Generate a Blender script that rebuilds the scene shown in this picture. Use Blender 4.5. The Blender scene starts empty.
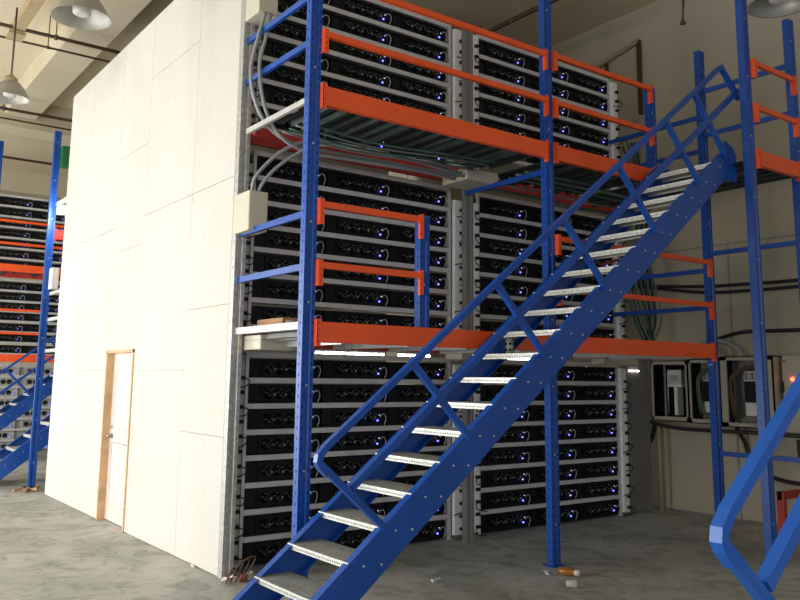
import bpy, math, random
from mathutils import Vector, Matrix
random.seed(7)
C = bpy.context.scene.collection
S = bpy.context.scene
PI = math.pi

# ------------------------------------------------------------------ materials
def new_mat(name):
    m = bpy.data.materials.new(name); m.use_nodes = True
    nt = m.node_tree; b = nt.nodes['Principled BSDF']
    return m, nt, b

def N(nt, t, **kw):
    n = nt.nodes.new(t)
    for k, v in kw.items(): setattr(n, k, v)
    return n

def ramp(nt, src, stops):
    r = N(nt, 'ShaderNodeValToRGB'); nt.links.new(src, r.inputs[0])
    el = r.color_ramp.elements
    while len(el) < len(stops): el.new(.5)
    for e, (p, c) in zip(el, stops):
        e.position = p; e.color = (*c, 1)
    return r

def simple(name, col, rough=.5, metal=0., noise=.08, scale=9., bump=0., spec=.5, coat=0.):
    m, nt, b = new_mat(name)
    tc = N(nt, 'ShaderNodeTexCoord'); nz = N(nt, 'ShaderNodeTexNoise')
    nz.inputs['Scale'].default_value = scale; nz.inputs['Detail'].default_value = 4
    nt.links.new(tc.outputs['Object'], nz.inputs['Vector'])
    lo = tuple(max(0, c*(1-noise)) for c in col); hi = tuple(min(1, c*(1+noise)) for c in col)
    r = ramp(nt, nz.outputs['Fac'], [(.3, lo), (.7, hi)])
    nt.links.new(r.outputs[0], b.inputs['Base Color'])
    b.inputs['Roughness'].default_value = rough; b.inputs['Metallic'].default_value = metal
    b.inputs['Specular IOR Level'].default_value = spec
    b.inputs['Coat Weight'].default_value = coat
    if bump:
        bp = N(nt, 'ShaderNodeBump'); bp.inputs['Strength'].default_value = bump; bp.inputs['Distance'].default_value = .01
        nt.links.new(nz.outputs['Fac'], bp.inputs['Height']); nt.links.new(bp.outputs[0], b.inputs['Normal'])
    return m

def emit(name, col, s):
    m, nt, b = new_mat(name)
    b.inputs['Base Color'].default_value = (*col, 1)
    b.inputs['Emission Color'].default_value = (*col, 1); b.inputs['Emission Strength'].default_value = s
    return m

def floor_mat():
    m, nt, b = new_mat('concrete floor')
    tc = N(nt, 'ShaderNodeTexCoord')
    def nz(s, d=6, dist=0.):
        n = N(nt, 'ShaderNodeTexNoise'); n.inputs['Scale'].default_value = s; n.inputs['Detail'].default_value = d
        n.inputs['Distortion'].default_value = dist
        nt.links.new(tc.outputs['Object'], n.inputs['Vector']); return n
    a = ramp(nt, nz(.55, 8, 1.2).outputs['Fac'], [(.32, (.33, .335, .29)), (.5, (.45, .45, .405)), (.72, (.56, .555, .51))])
    c = ramp(nt, nz(3.2, 10, 1.6).outputs['Fac'], [(.36, (.6, .6, .57)), (.5, (.93, .93, .92)), (.64, (1, 1, 1))])
    d = ramp(nt, nz(22, 6, .6).outputs['Fac'], [(.30, (.55, .55, .52)), (.42, (1, 1, 1))])
    mx = N(nt, 'ShaderNodeMixRGB', blend_type='MULTIPLY'); mx.inputs[0].default_value = .8
    nt.links.new(a.outputs[0], mx.inputs[1]); nt.links.new(c.outputs[0], mx.inputs[2])
    m2 = N(nt, 'ShaderNodeMixRGB', blend_type='MULTIPLY'); m2.inputs[0].default_value = .8
    nt.links.new(mx.outputs[0], m2.inputs[1]); nt.links.new(d.outputs[0], m2.inputs[2])
    nt.links.new(m2.outputs[0], b.inputs['Base Color'])
    rr = ramp(nt, nz(1.7).outputs['Fac'], [(.3, (.45,)*3), (.7, (.8,)*3)])
    nt.links.new(rr.outputs[0], b.inputs['Roughness'])
    bp = N(nt, 'ShaderNodeBump'); bp.inputs['Strength'].default_value = .25; bp.inputs['Distance'].default_value = .02
    nt.links.new(nz(9, 8).outputs['Fac'], bp.inputs['Height']); nt.links.new(bp.outputs[0], b.inputs['Normal'])
    return m

def plaster_mat(name, col, dark, scale=.7):
    m, nt, b = new_mat(name)
    tc = N(nt, 'ShaderNodeTexCoord')
    mp = N(nt, 'ShaderNodeMapping'); mp.inputs['Scale'].default_value = (1, 1, .35)
    nt.links.new(tc.outputs['Object'], mp.inputs['Vector'])
    n1 = N(nt, 'ShaderNodeTexNoise'); n1.inputs['Scale'].default_value = scale; n1.inputs['Detail'].default_value = 8
    n1.inputs['Distortion'].default_value = .5
    nt.links.new(mp.outputs[0], n1.inputs['Vector'])
    n2 = N(nt, 'ShaderNodeTexNoise'); n2.inputs['Scale'].default_value = 12; n2.inputs['Detail'].default_value = 5
    nt.links.new(tc.outputs['Object'], n2.inputs['Vector'])
    a = ramp(nt, n1.outputs['Fac'], [(.3, dark), (.62, col)])
    c = ramp(nt, n2.outputs['Fac'], [(.27, (.9, .89, .86)), (.4, (1, 1, 1))])
    mx = N(nt, 'ShaderNodeMixRGB', blend_type='MULTIPLY'); mx.inputs[0].default_value = 1
    nt.links.new(a.outputs[0], mx.inputs[1]); nt.links.new(c.outputs[0], mx.inputs[2])
    nt.links.new(mx.outputs[0], b.inputs['Base Color'])
    b.inputs['Roughness'].default_value = .85
    bp = N(nt, 'ShaderNodeBump'); bp.inputs['Strength'].default_value = .15; bp.inputs['Distance'].default_value = .01
    nt.links.new(n2.outputs['Fac'], bp.inputs['Height']); nt.links.new(bp.outputs[0], b.inputs['Normal'])
    return m

def grating_mat():
    # galvanised anti-slip plank: a grid of small punched holes
    m, nt, b = new_mat('galvanised anti slip plank')
    tc = N(nt, 'ShaderNodeTexCoord')
    v = N(nt, 'ShaderNodeTexVoronoi'); v.inputs['Scale'].default_value = 34; v.inputs['Randomness'].default_value = .25
    nt.links.new(tc.outputs['Object'], v.inputs['Vector'])
    r = ramp(nt, v.outputs['Distance'], [(.22, (.14, .145, .135)), (.34, (.50, .51, .48))])
    n = N(nt, 'ShaderNodeTexNoise'); n.inputs['Scale'].default_value = 14
    nt.links.new(tc.outputs['Object'], n.inputs['Vector'])
    r2 = ramp(nt, n.outputs['Fac'], [(.3, (.75, .75, .72)), (.7, (1, 1, 1))])
    mx = N(nt, 'ShaderNodeMixRGB', blend_type='MULTIPLY'); mx.inputs[0].default_value = 1
    nt.links.new(r.outputs[0], mx.inputs[1]); nt.links.new(r2.outputs[0], mx.inputs[2])
    nt.links.new(mx.outputs[0], b.inputs['Base Color'])
    b.inputs['Roughness'].default_value = .5; b.inputs['Metallic'].default_value = .35
    bp = N(nt, 'ShaderNodeBump'); bp.inputs['Strength'].default_value = .6; bp.inputs['Distance'].default_value = .006
    nt.links.new(v.outputs['Distance'], bp.inputs['Height']); nt.links.new(bp.outputs[0], b.inputs['Normal'])
    return m

M = {}
M['floor'] = floor_mat()
M['panel'] = plaster_mat('white wall board', (.59, .567, .52), (.535, .512, .465), .9)
M['joint'] = simple('board joint shadow gap', (.27, .245, .21), .9)
M['wall'] = plaster_mat('beige concrete wall', (.46, .41, .31), (.35, .31, .23), .55)
M['wallfar'] = plaster_mat('pale concrete wall', (.68, .60, .43), (.56, .50, .36), .5)
M['ceil'] = plaster_mat('cream ceiling paint', (.62, .545, .39), (.55, .48, .335), .35)
M['beam'] = plaster_mat('tan concrete beam', (.49, .43, .31), (.43, .375, .265), .5)
M['blue'] = simple('blue enamel steel', (.006, .068, .345), .36, 0, .12, 3, spec=.5, coat=.08)
M['litblue'] = simple('lit blue enamel', (.008, .10, .46), .38, 0, .1, 3, coat=.05)  # lit copy of the blue, brightness of the nearby daylight put into the colour
M['orange'] = simple('orange enamel steel', (.92, .105, .018), .38, 0, .08, 3, coat=.2)
M['red'] = simple('red and shaded orange steel', (.42, .03, .02), .45, 0, .15, 4)  # on the deck beams this dark tone paints in shade
M['galv'] = simple('galvanised steel', (.47, .47, .45), .42, .45, .18, 22)
M['galvlight'] = simple('pale zinc steel', (.50, .50, .48), .45, .25, .12, 15)
M['tread'] = grating_mat()
M['nose'] = simple('worn bright zinc', (.66, .67, .62), .42, .3, .25, 45)
M['deck'] = simple('shaded galvanised deck sheet', (.022, .032, .028), .55, .15, .25, 6)  # near-black green paints in the shade and reflection under the upper decks
M['shelf'] = simple('pale grey shelf steel', (.62, .61, .61), .4, .1, .08, 8)
M['black'] = simple('black plastic case', (.007, .008, .012), .4, 0, .3, 20, spec=.25)
M['greycase'] = simple('pale grey machine case', (.46, .46, .45), .4, .2, .1, 9)
M['dark'] = simple('dark hole', (.006, .006, .007), .8, spec=.1)
M['slot'] = simple('shaded slot', (.005, .035, .19), .8, spec=.1)
M['slotpale'] = simple('slot with pale wall behind', (.10, .14, .28), .8, spec=.1)
M['wire'] = simple('dull grey wire', (.11, .12, .11), .5, 0, .5, 60)
M['plug'] = simple('pale connector', (.30, .32, .28), .4)
M['netcable'] = simple('white network cable', (.5, .48, .48), .4)
M['led'] = emit('blue indicator light', (.12, .14, 1.0), 3.5)
M['ledw'] = emit('white indicator light', (.5, .55, 1.0), 1.2)
M['redled'] = emit('red indicator light', (1, .05, .02), 9)
M['tube'] = emit('fluorescent tube glow', (1, .97, .92), 16)
M['flood'] = emit('lit floodlight glass', (1, .97, .9), 60)
M['beige'] = simple('beige painted steel', (.55, .52, .40), .5, 0, .04, 5)
M['cabinet'] = simple('cream cabinet steel', (.36, .34, .25), .5, 0, .06, 5)
M['pdu'] = simple('bright white enamel', (.86, .86, .84), .4, 0, .04)
M['greypanel'] = simple('grey painted steel sheet', (.20, .19, .18), .5, .1, .12, 3)
M['conduit'] = simple('grey flexible conduit', (.27, .29, .29), .5)
M['cable'] = simple('black rubber cable', (.012, .012, .013), .5)
M['green'] = simple('green sheathed cable', (.05, .12, .085), .45, 0, .3, 9)
M['greybundle'] = simple('grey green sheathed cable', (.17, .21, .19), .5)
M['wood'] = simple('raw pine door frame', (.58, .37, .20), .65, 0, .2, 7)
M['door'] = simple('off white door paint', (.62, .565, .53), .5, 0, .03, 3)
M['brass'] = simple('brushed nickel lock', (.38, .33, .26), .35, .8)
M['pipe'] = simple('dark brown painted pipe', (.065, .038, .02), .5)
M['strut'] = simple('tan painted steel strut', (.36, .28, .16), .6, 0, .1)
M['alu'] = simple('spun aluminium reflector', (.36, .35, .31), .5, .5, .1, 5)
M['glass'] = simple('ribbed lamp glass', (.55, .55, .52), .3, .0, .1, 40)
M['card'] = simple('brown cardboard', (.40, .23, .12), .85, 0, .15, 6)
M['whiteplastic'] = simple('white plastic', (.72, .71, .67), .4)
M['amber'] = simple('amber bottle glass', (.30, .12, .015), .15)
M['paper'] = simple('crumpled pale paper', (.62, .52, .42), .8, 0, .2, 20)
M['pvcgreen'] = simple('green plastic', (.01, .11, .03), .4)
M['brownwire'] = simple('brown wire', (.10, .055, .03), .6)
M['copper'] = simple('red copper wire', (.30, .05, .03), .5)

# ------------------------------------------------------------------ mesh builder
ORG = {}
class MB:
    def __init__(s): s.v = []; s.f = []; s.sm = []
    def add(s, vs, fs, smooth=False):
        n = len(s.v); s.v += [Vector(v) for v in vs]
        for f in fs: s.f.append(tuple(i+n for i in f)); s.sm.append(smooth)
        return s
    def box(s, x0, x1, y0, y1, z0, z1, b=0.):
        if x0 > x1: x0, x1 = x1, x0
        if y0 > y1: y0, y1 = y1, y0
        if z0 > z1: z0, z1 = z1, z0
        if b <= 0:
            vs = [(x, y, z) for z in (z0, z1) for y in (y0, y1) for x in (x0, x1)]
            return s.add(vs, [(0, 2, 3, 1), (4, 5, 7, 6), (0, 1, 5, 4), (2, 6, 7, 3), (0, 4, 6, 2), (1, 3, 7, 5)])
        # chamfered box
        import bmesh
        bm = bmesh.new(); bmesh.ops.create_cube(bm, size=1)
        for v in bm.verts:
            v.co = Vector(((x0+x1)/2+v.co.x*(x1-x0), (y0+y1)/2+v.co.y*(y1-y0), (z0+z1)/2+v.co.z*(z1-z0)))
        bmesh.ops.bevel(bm, geom=bm.edges[:], offset=min(b, (x1-x0)*.45, (y1-y0)*.45, (z1-z0)*.45), segments=2, affect='EDGES', profile=.5)
        bm.verts.index_update()
        s.add([v.co.copy() for v in bm.verts], [tuple(v.index for v in f.verts) for f in bm.faces]); bm.free()
        return s
    def bar(s, a, b, w, h, up=(0, 0, 1)):
        """square bar from a to b; w across, h along 'up'"""
        a = Vector(a); b = Vector(b); d = (b-a).normalized(); up = Vector(up)
        r = d.cross(up)
        if r.length < 1e-4: r = d.cross(Vector((0, 1, 0)))
        r.normalize(); u = r.cross(d).normalized()
        vs = [p + r*sx*w/2 + u*sz*h/2 for p in (a, b) for sz in (-1, 1) for sx in (-1, 1)]
        return s.add(vs, [(0, 1, 3, 2), (4, 6, 7, 5), (0, 4, 5, 1), (2, 3, 7, 6), (0, 2, 6, 4), (1, 5, 7, 3)])
    def tube(s, pts, r, n=8, cap=True, smooth=True):
        pts = [Vector(p) for p in pts]; rings = []; up = None; vs = []
        for i, p in enumerate(pts):
            d = (pts[min(i+1, len(pts)-1)]-pts[max(i-1, 0)]).normalized()
            if up is None:
                up = Vector((0, 0, 1)) if abs(d.z) < .9 else Vector((1, 0, 0))
            x = d.cross(up).normalized(); y = x.cross(d).normalized(); up = y
            rr = r[i] if isinstance(r, (list, tuple)) else r
            vs += [p + x*math.cos(2*PI*k/n)*rr + y*math.sin(2*PI*k/n)*rr for k in range(n)]
        fs = []
        for i in range(len(pts)-1):
            for k in range(n):
                fs.append((i*n+k, i*n+(k+1) % n, (i+1)*n+(k+1) % n, (i+1)*n+k))
        s.add(vs, fs, smooth)
        if cap:
            m = len(s.v)-len(vs)
            s.f.append(tuple(m+k for k in reversed(range(n)))); s.sm.append(False)
            s.f.append(tuple(m+(len(pts)-1)*n+k for k in range(n))); s.sm.append(False)
        return s
    def sq(s, pts, w, dy):
        """square tube along a path in an X-Z plane, mitred corners"""
        P = [Vector(p) for p in pts]; n = len(P); vs = []
        for i, p in enumerate(P):
            d0 = (P[i]-P[i-1]).normalized() if i else (P[1]-P[0]).normalized()
            d1 = (P[i+1]-P[i]).normalized() if i < n-1 else d0
            n0 = Vector((-d0.z, 0, d0.x)); n1 = Vector((-d1.z, 0, d1.x)); m = (n0+n1).normalized()
            m *= w/2/max(.4, m.dot(n0))
            Y = Vector((0, dy/2, 0)); vs += [p+m+Y, p+m-Y, p-m-Y, p-m+Y]
        fs = [(3, 2, 1, 0), tuple((n-1)*4+k for k in range(4))]
        for i in range(n-1):
            for k in range(4): fs.append((i*4+k, i*4+(k+1) % 4, i*4+4+(k+1) % 4, i*4+4+k))
        return s.add(vs, fs)
    def lathe(s, c, prof, n=28, axis=(0, 0, 1), smooth=True, cap=False):
        c = Vector(c); q = Vector((0, 0, 1)).rotation_difference(Vector(axis).normalized())
        vs = []; fs = []
        for (r, z) in prof:
            for k in range(n):
                vs.append(c + q @ Vector((r*math.cos(2*PI*k/n), r*math.sin(2*PI*k/n), z)))
        for i in range(len(prof)-1):
            for k in range(n): fs.append((i*n+k, i*n+(k+1) % n, (i+1)*n+(k+1) % n, (i+1)*n+k))
        if cap:
            fs.append(tuple(reversed(range(n)))); fs.append(tuple((len(prof)-1)*n+k for k in range(n)))
        return s.add(vs, fs, smooth)
    def prism(s, poly, off):
        """poly: list of 3-D points in one plane, extruded by vector off"""
        off = Vector(off); n = len(poly); vs = [Vector(p) for p in poly] + [Vector(p)+off for p in poly]
        fs = [tuple(reversed(range(n))), tuple(range(n, 2*n))] + [(i, (i+1) % n, n+(i+1) % n, n+i) for i in range(n)]
        return s.add(vs, fs)
    def build(s, name, mat, parent=None, loc=None, marks=()):
        mats = [mat]; mi = [0]*len(s.f)
        for mb, mm in marks:
            n = len(s.v); s.v += mb.v; s.f += [tuple(i+n for i in f) for f in mb.f]; s.sm += mb.sm
            mats.append(mm); mi += [len(mats)-1]*len(mb.f)
        if parent is not None: o0 = ORG[parent.name]
        elif loc is not None: o0 = Vector(loc)
        else:
            xs = [v.x for v in s.v]; ys = [v.y for v in s.v]; zs = [v.z for v in s.v]
            o0 = Vector(((min(xs)+max(xs))/2, (min(ys)+max(ys))/2, min(zs)))
        me = bpy.data.meshes.new(name)
        me.from_pydata([v-o0 for v in s.v], [], s.f)
        me.polygons.foreach_set('use_smooth', s.sm)
        for q in mats: me.materials.append(M[q])
        me.polygons.foreach_set('material_index', mi); me.update()
        import bmesh
        bm = bmesh.new(); bm.from_mesh(me); bmesh.ops.recalc_face_normals(bm, faces=bm.faces[:]); bm.to_mesh(me); bm.free()
        o = bpy.data.objects.new(name, me); C.objects.link(o)
        if parent is not None: o.parent = parent
        else: o.location = o0
        ORG[o.name] = o0
        return o

def thing(name, loc, label, cat, group=None):
    o = bpy.data.objects.new(name, None); o.empty_display_size = .1
    C.objects.link(o); o.location = loc; ORG[o.name] = Vector(loc)
    return tag(o, label, cat, group)
def tag(o, label, cat, group=None):
    o['label'] = label; o['category'] = cat
    if group: o['group'] = group
    return o
def struct(o): o['kind'] = 'structure'; return o
def copy_tree(o, parent=None):
    c = o.copy(); C.objects.link(c)
    if parent is not None: c.parent = parent
    for ch in list(o.children): copy_tree(ch, c)
    return c
def dup(o, off, label, group=None):
    c = copy_tree(o); c.location = Vector(o.location)+Vector(off); c['label'] = label
    if group: c['group'] = group
    return c
def arc(pts, n=6):
    """Catmull-Rom through the points"""
    P = [Vector(p) for p in pts]; P = [P[0]*2-P[1]]+P+[P[-1]*2-P[-2]]; out = []
    for i in range(1, len(P)-2):
        for k in range(n):
            t = k/n; a, b, c, d = P[i-1:i+3]
            out.append(.5*((2*b)+(c-a)*t+(2*a-5*b+4*c-d)*t*t+(3*b-a-3*c+d)*t**3))
    out.append(P[-2]); return out

# ------------------------------------------------------------------ the setting
XW = 9.14; ZC = 6.8
struct(MB().box(-9, XW+.3, -6, 27, -.2, 0).build('floor', 'floor', loc=(0, 0, 0)))
struct(MB().box(-9, XW+.3, -6, 27, ZC, ZC+.2).build('ceiling', 'ceil', loc=(0, 0, ZC)))
w = MB().box(XW, XW+.3, -6, 27, 0, ZC)
wr = struct(w.build('wall_right', 'wall', loc=(XW, 0, 0)))
struct(MB().box(-9, XW+.3, 27, 27.3, 0, ZC).build('wall_far', 'wallfar', loc=(0, 27, 0)))
# low skirting line on the right wall and a shallow pilaster behind the uprights
struct(MB().box(XW-.015, XW, -6, 27, 0, .025).build('baseboard_right', 'greypanel', loc=(XW, 0, 0)))
struct(MB().box(XW-.012, XW, -6, 7.0, 3.28, 3.30).box(XW-.012, XW, 4.2, 4.22, 0, 3.28).box(XW-.012, XW, 5.62, 5.64, 0, 3.28).build('trim_1', 'joint', loc=(XW, 0, 0)))
# ceiling beams along the hall and one cross beam
def cbeam(n, x0, x1, y0, y1, z0): struct(MB().box(x0, x1, y0, y1, z0, ZC).build('trim_%d' % n, 'beam', loc=(x0, y0, ZC)))
cbeam(2, 2.78, 3.32, -6, 16.4, 6.45)
cbeam(3, -1.6, -1.0, -6, 16.4, 6.45)
cbeam(4, 6.6, 7.1, 8.8, 16.4, 6.45)
cbeam(5, -9, XW, 16.4, 17.0, 6.25)
cbeam(6, -9, XW, 22.4, 23.0, 6.25)

# white partition with its door opening (door Y 8.81..9.76, z 0..1.89)
WX = 2.95; WY0 = 6.47; WY1 = 12.12; WZ = 5.63; DY0, DY1, DZ = 8.80, 9.74, 1.89
w = MB()
g = .0022
cols = [(WY0, 7.40, [1.107, 2.22, 3.337]), (7.40, 8.74, [1.664, 3.337, 4.9]), (8.74, 9.76, [3.03, 4.163]),
        (9.76, 11.08, [1.664, 3.335]), (11.08, WY1, [3.345])]
w2 = MB(); w2.box(WX+.008, WX+.10, WY0, DY0, 0, WZ); w2.box(WX+.008, WX+.10, DY1, WY1, 0, WZ); w2.box(WX+.008, WX+.10, DY0, DY1, DZ, WZ)
for a, b, hs in cols:
    zz = [0]+hs+[WZ]
    for z0, z1 in zip(zz, zz[1:]):
        y0, y1 = a+g, b-g
        lo, hi = z0+(g if z0 else .01), z1-g
        def pc(y0, y1, lo, hi):
            if y1-y0 > .01 and hi-lo > .01: w.box(WX, WX+.012, y0, y1, lo, hi)
        if y1 <= DY0 or y0 >= DY1 or lo >= DZ: pc(y0, y1, lo, hi)
        else:
            pc(y0, DY0, lo, hi); pc(DY1, y1, lo, hi); pc(max(y0, DY0), min(y1, DY1), max(lo, DZ), hi)
wl = struct(w.build('wall_left', 'panel', loc=(WX, WY0, 0)))
j = w2.build('wall_core', 'joint', wl)
MB().box(WX, WX+.1, WY0-.006, WY0, 0, WZ).build('edge_strip', 'panel', wl)
# unseen white wall added to show bright through the shelf gaps
struct(MB().box(WX+.1, XW-.6, 12.02, 12.12, 0, 5.6).build('wall_back_added', 'panel', loc=(WX, 12.02, 0)))
# door
d = bpy.data.objects.new('door_1', None); C.objects.link(d); d.location = (WX, DY0, 0); ORG[d.name] = Vector(d.location); struct(d)
dl = MB().box(WX+.075, WX+.11, DY0+.03, DY1-.03, .01, DZ-.03).build('door_leaf', 'door', d)
fr = MB(); fr.box(WX-.012, WX+.12, DY1-.03, DY1+.0, 0, DZ); fr.box(WX-.012, WX+.12, DY0, DY0+.03, 0, DZ); fr.box(WX-.012, WX+.12, DY0, DY1, DZ-.03, DZ)
fr.build('door_frame', 'wood', d)
yc = (DY0+DY1)/2
for (z0, z1, top) in ((1.02, 1.68, True), (.18, .86, False)):
    p = MB(); n = 10
    y0, y1 = DY0+.14, DY1-.14
    pts = [(y0, z0), (y1, z0), (y1, z1-.1 if top else z1)]
    if top: pts += [(yc+(y1-yc)*math.cos(t), z1-.1+.12*math.sin(t)) for t in [PI*k/n for k in range(1, n)]]
    pts += [(y0, z1-.1 if top else z1)]
    path = [(WX+.074, y, z) for y, z in pts]; path.append(path[0])
    p.tube(path, .008, 6); p.build('panel_moulding', 'door', dl)
hd = MB().lathe((WX+.075, DY1-.12, .93), [(.0, -.06), (.022, -.058), (.028, -.045), (.02, -.03), (.012, -.02), (.03, -.004), (.03, 0)], 16, (1, 0, 0)).build('door_knob', 'brass', dl)
MB().lathe((WX+.075, DY1-.12, 1.03), [(.0, -.02), (.02, -.02), (.022, 0)], 16, (1, 0, 0)).build('lock_cylinder', 'brass', dl)

# ------------------------------------------------------------------ rack uprights, beams, rails
FY = 5.20; RY = 6.39
def upright(parent, x, y, z0, z1, mat='blue', w=.10, dd=.07, holes=True, hole_mat='slot'):
    """open section: front web folded in a shallow groove, two side webs"""
    prof = [(0, dd), (0, 0), (.032, 0), (.040, .012), (.060, .012), (.068, 0), (w, 0), (w, dd), (w-.012, dd), (w-.012, .014), (.072, .014), (.064, .026), (.036, .026), (.028, .014), (.012, .014), (.012, dd)]
    m = MB().prism([(x+a, y+b, z0) for a, b in prof], (0, 0, z1-z0)); marks = []
    if mat == 'galv': hole_mat = 'conduit'
    if holes:
        h = MB(); z = z0+.05
        while z < z1-.03:
            for a in (.016, .084): h.box(x+a-.005, x+a+.005, y-.0015, y+.003, z-.012, z+.012)
            h.box(x-.0015, x+.003, y+.028, y+.040, z-.010, z+.010)
            z += .075
        b = MB(); z = z0+.35
        while z < z1-.1:
            b.lathe((x+.05, y+.012, z), [(.0, -.012), (.008, -.011), (.009, 0)], 8, (0, 1, 0)); z += .6
        marks = [(h, hole_mat), (b, 'galvlight')]
    return m.build('upright', mat, parent, marks=marks)
def footplate(parent, x, y): return MB().box(x-.03, x+.13, y-.035, y+.105, 0, .008).build('foot_plate', 'blue', parent)

HB = [2.42, 2.82, 4.175, 4.56]
def frame(x, ztop, label, hs, y0=FY, y1=RY, rear='galv', rtop=5.42, xo=0):
    t = thing('rack_frame', (x, y0, 0), label, 'rack frame', 'uprights of the mezzanine')
    upright(t, x, y0, 0, ztop, hole_mat='slot'); footplate(t, x, y0)
    if rear: upright(t, x+xo, y1, 0, rtop, mat=rear, hole_mat='slot', holes=(xo == 0))
    for z in hs:
        MB().bar((x+.05, y0+.06, z), (x+.05, y1+.01, z), .03, .05).build('brace', 'blue', t)
    return t
F1 = frame(2.95, 6.3, 'blue steel upright frame nearest the white wall, front post by the first beam', HB)
F2 = frame(5.503, 6.3, 'blue steel upright frame in the middle of the two mezzanine bays', [3.55], rear='greypanel', xo=.045)
F3 = frame(8.05, 5.38, 'blue steel upright frame at the right end of the lower orange beam', [2.415, 2.831, 4.20, 4.60], y1=6.55, rear=None)
# stair landing posts
F4 = thing('rack_frame', (7.17, 4.14, 0), 'tall blue steel post where the stair meets its landing', 'rack frame', 'uprights of the mezzanine')
upright(F4, 7.17, 4.14, 0, 6.3, hole_mat='slotpale'); footplate(F4, 7.17, 4.14)
F5 = thing('rack_frame', (8.05, 4.14, 0), 'blue steel post at the far right edge, behind the landing rails', 'rack frame', 'uprights of the mezzanine')
upright(F5, 8.05, 4.14, 0, 5.38, hole_mat='slotpale'); footplate(F5, 8.05, 4.14)
for z in (.852, 3.012, 4.375, 4.89):
    MB().bar((8.10, 4.20, z), (8.10, 5.21, z), .03, .05).build('brace', 'blue', F5)

def step_beam(x0, x1, y, ztop, label, h=.15, mat='orange', name='rack_beam', cat='beam', group='orange deck beams', lb=True, rb=True):
    t = thing(name, ((x0+x1)/2, y, ztop-h), label, cat, group)
    z0 = ztop-h
    prof = [(0, 0), (.05, 0), (.05, h), (.02, h), (.02, h-.03), (0, h-.03)]   # stepped section
    prof = [(0, 0), (.05, 0), (.05, h-.03), (.02, h-.03), (.02, h), (0, h)]
    MB().prism([(x0, y-.035+a, z0+b) for a, b in prof], (x1-x0, 0, 0)).build('beam_bar', mat, t)
    for on, xx, sx in ((lb, x0, 1), (rb, x1, -1)):
        if on:
            e = MB().box(xx-.002 if sx > 0 else xx-.032, xx+.032 if sx > 0 else xx+.002, y-.042, y-.037, ztop-h-.03, ztop+.02)
            e.box(xx-.004, xx+.004, y-.042, y+.02, ztop-h-.03, ztop+.02)
            q = MB()
            for k in range(4): q.box(xx+sx*.016-.004, xx+sx*.016+.004, y-.0435, y-.041, ztop-h-.005+k*.045, ztop-h+.013+k*.045)
            e.build('end_bracket', mat, t, marks=[(q, 'red')])
    return t
def guard(x0, x1, y, ztop, label, lb=True, rb=True, mat='orange'):
    t = thing('guard_rail', ((x0+x1)/2, y, ztop-.05), label, 'guard rail', 'orange guard rails')
    MB().box(x0, x1, y-.040, y, ztop-.05, ztop, .004).build('rail_bar', mat, t)
    for on, xx, sx in ((lb, x0, 1), (rb, x1, -1)):
        if on:
            e = MB().box(min(xx, xx+sx*.036), max(xx, xx+sx*.036), y-.046, y-.041, ztop-.18, ztop+.015)
            e.box(xx-.004, xx+.004, y-.045, y+.02, ztop-.18, ztop+.015)
            q = MB()
            for k in range(3): q.box(xx+sx*.018-.004, xx+sx*.018+.004, y-.0475, y-.045, ztop-.155+k*.045, ztop-.135+k*.045)
            e.build('end_bracket', mat, t, marks=[(q, 'red')])
    return t
A1, A2, B1, B2, C1 = 3.05, 5.503, 5.603, 8.05, 7.10
bl1 = step_beam(A1, A2, FY, 2.01, 'wide orange beam of the lower deck, left bay beside the white wall')
bl2 = step_beam(B1, B2, FY, 2.01, 'wide orange beam of the lower deck, right bay behind the staircase')
bu1 = step_beam(A1, A2, FY, 3.805, 'wide orange beam of the upper deck, left bay')
bu2 = step_beam(B1, C1, FY, 3.805, 'short wide orange beam of the upper deck, between middle post and stair')
gl1 = guard(A1, 4.02, FY, 2.91, 'short orange guard rail, upper of the pair over the lower left deck')
gl2 = guard(A1, 4.02, FY, 2.452, 'short orange guard rail, lower of the pair over the lower left deck')
gl3 = guard(B1, B2, FY, 2.93, 'orange guard rail of the lower deck behind the stair, upper of two')
gl4 = guard(B1, B2, FY, 2.46, 'orange guard rail of the lower deck behind the stair, lower of two')
gu1 = guard(A1, A2, FY, 4.705, 'topmost orange guard rail of the upper deck, left bay')
gu2 = guard(A1, A2, FY, 4.247, 'orange guard rail midway above the upper deck, left bay')
gu3 = guard(B1, C1, FY, 4.715, 'topmost orange guard rail of the upper deck, between middle and short post')
gu4 = guard(B1, C1, FY, 4.247, 'orange guard rail midway above the upper deck, ending at short post')
bs = step_beam(7.27, 8.05, 4.14, 3.81, 'short orange beam under the stair landing at the right edge')
gs1 = guard(7.27, 8.05, 4.14, 4.72, 'orange guard rail of the stair landing, upper of two', mat='orange')
gs2 = guard(7.27, 8.05, 4.14, 4.27, 'orange guard rail of the stair landing, lower of two', mat='orange')
def post(x, z0, z1, label):
    t = thing('guard_post', (x, FY, z0), label, 'post', 'short blue guard posts')
    upright(t, x, FY, z0, z1, hole_mat='slot')
    return t
gp1 = post(4.02, 2.01, 2.93, 'short blue guard post standing on the lower orange beam')
gp2 = post(7.10, 3.5, 4.73, 'short blue guard post at the right end of the upper rails')
# orange rear beams carrying the decks, shade put into their dark red
rb1 = step_beam(A1, 8.35, 6.60, 3.83, 'long orange beam darkened as in shade at the back of the upper deck', .14, 'red', group='shaded orange rear beams', lb=False, rb=False)
rb2 = step_beam(A1, 8.35, 6.60, 1.99, 'long orange beam darkened as in shade at the back of the lower deck', .12, 'red', group='shaded orange rear beams', lb=False, rb=False)
rb3 = step_beam(A1, 5.5, 6.33, 3.76, 'orange beam darkened as in shade under the upper deck beside the grey conduits', .07, 'red', group='shaded orange rear beams', lb=False, rb=False)

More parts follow.
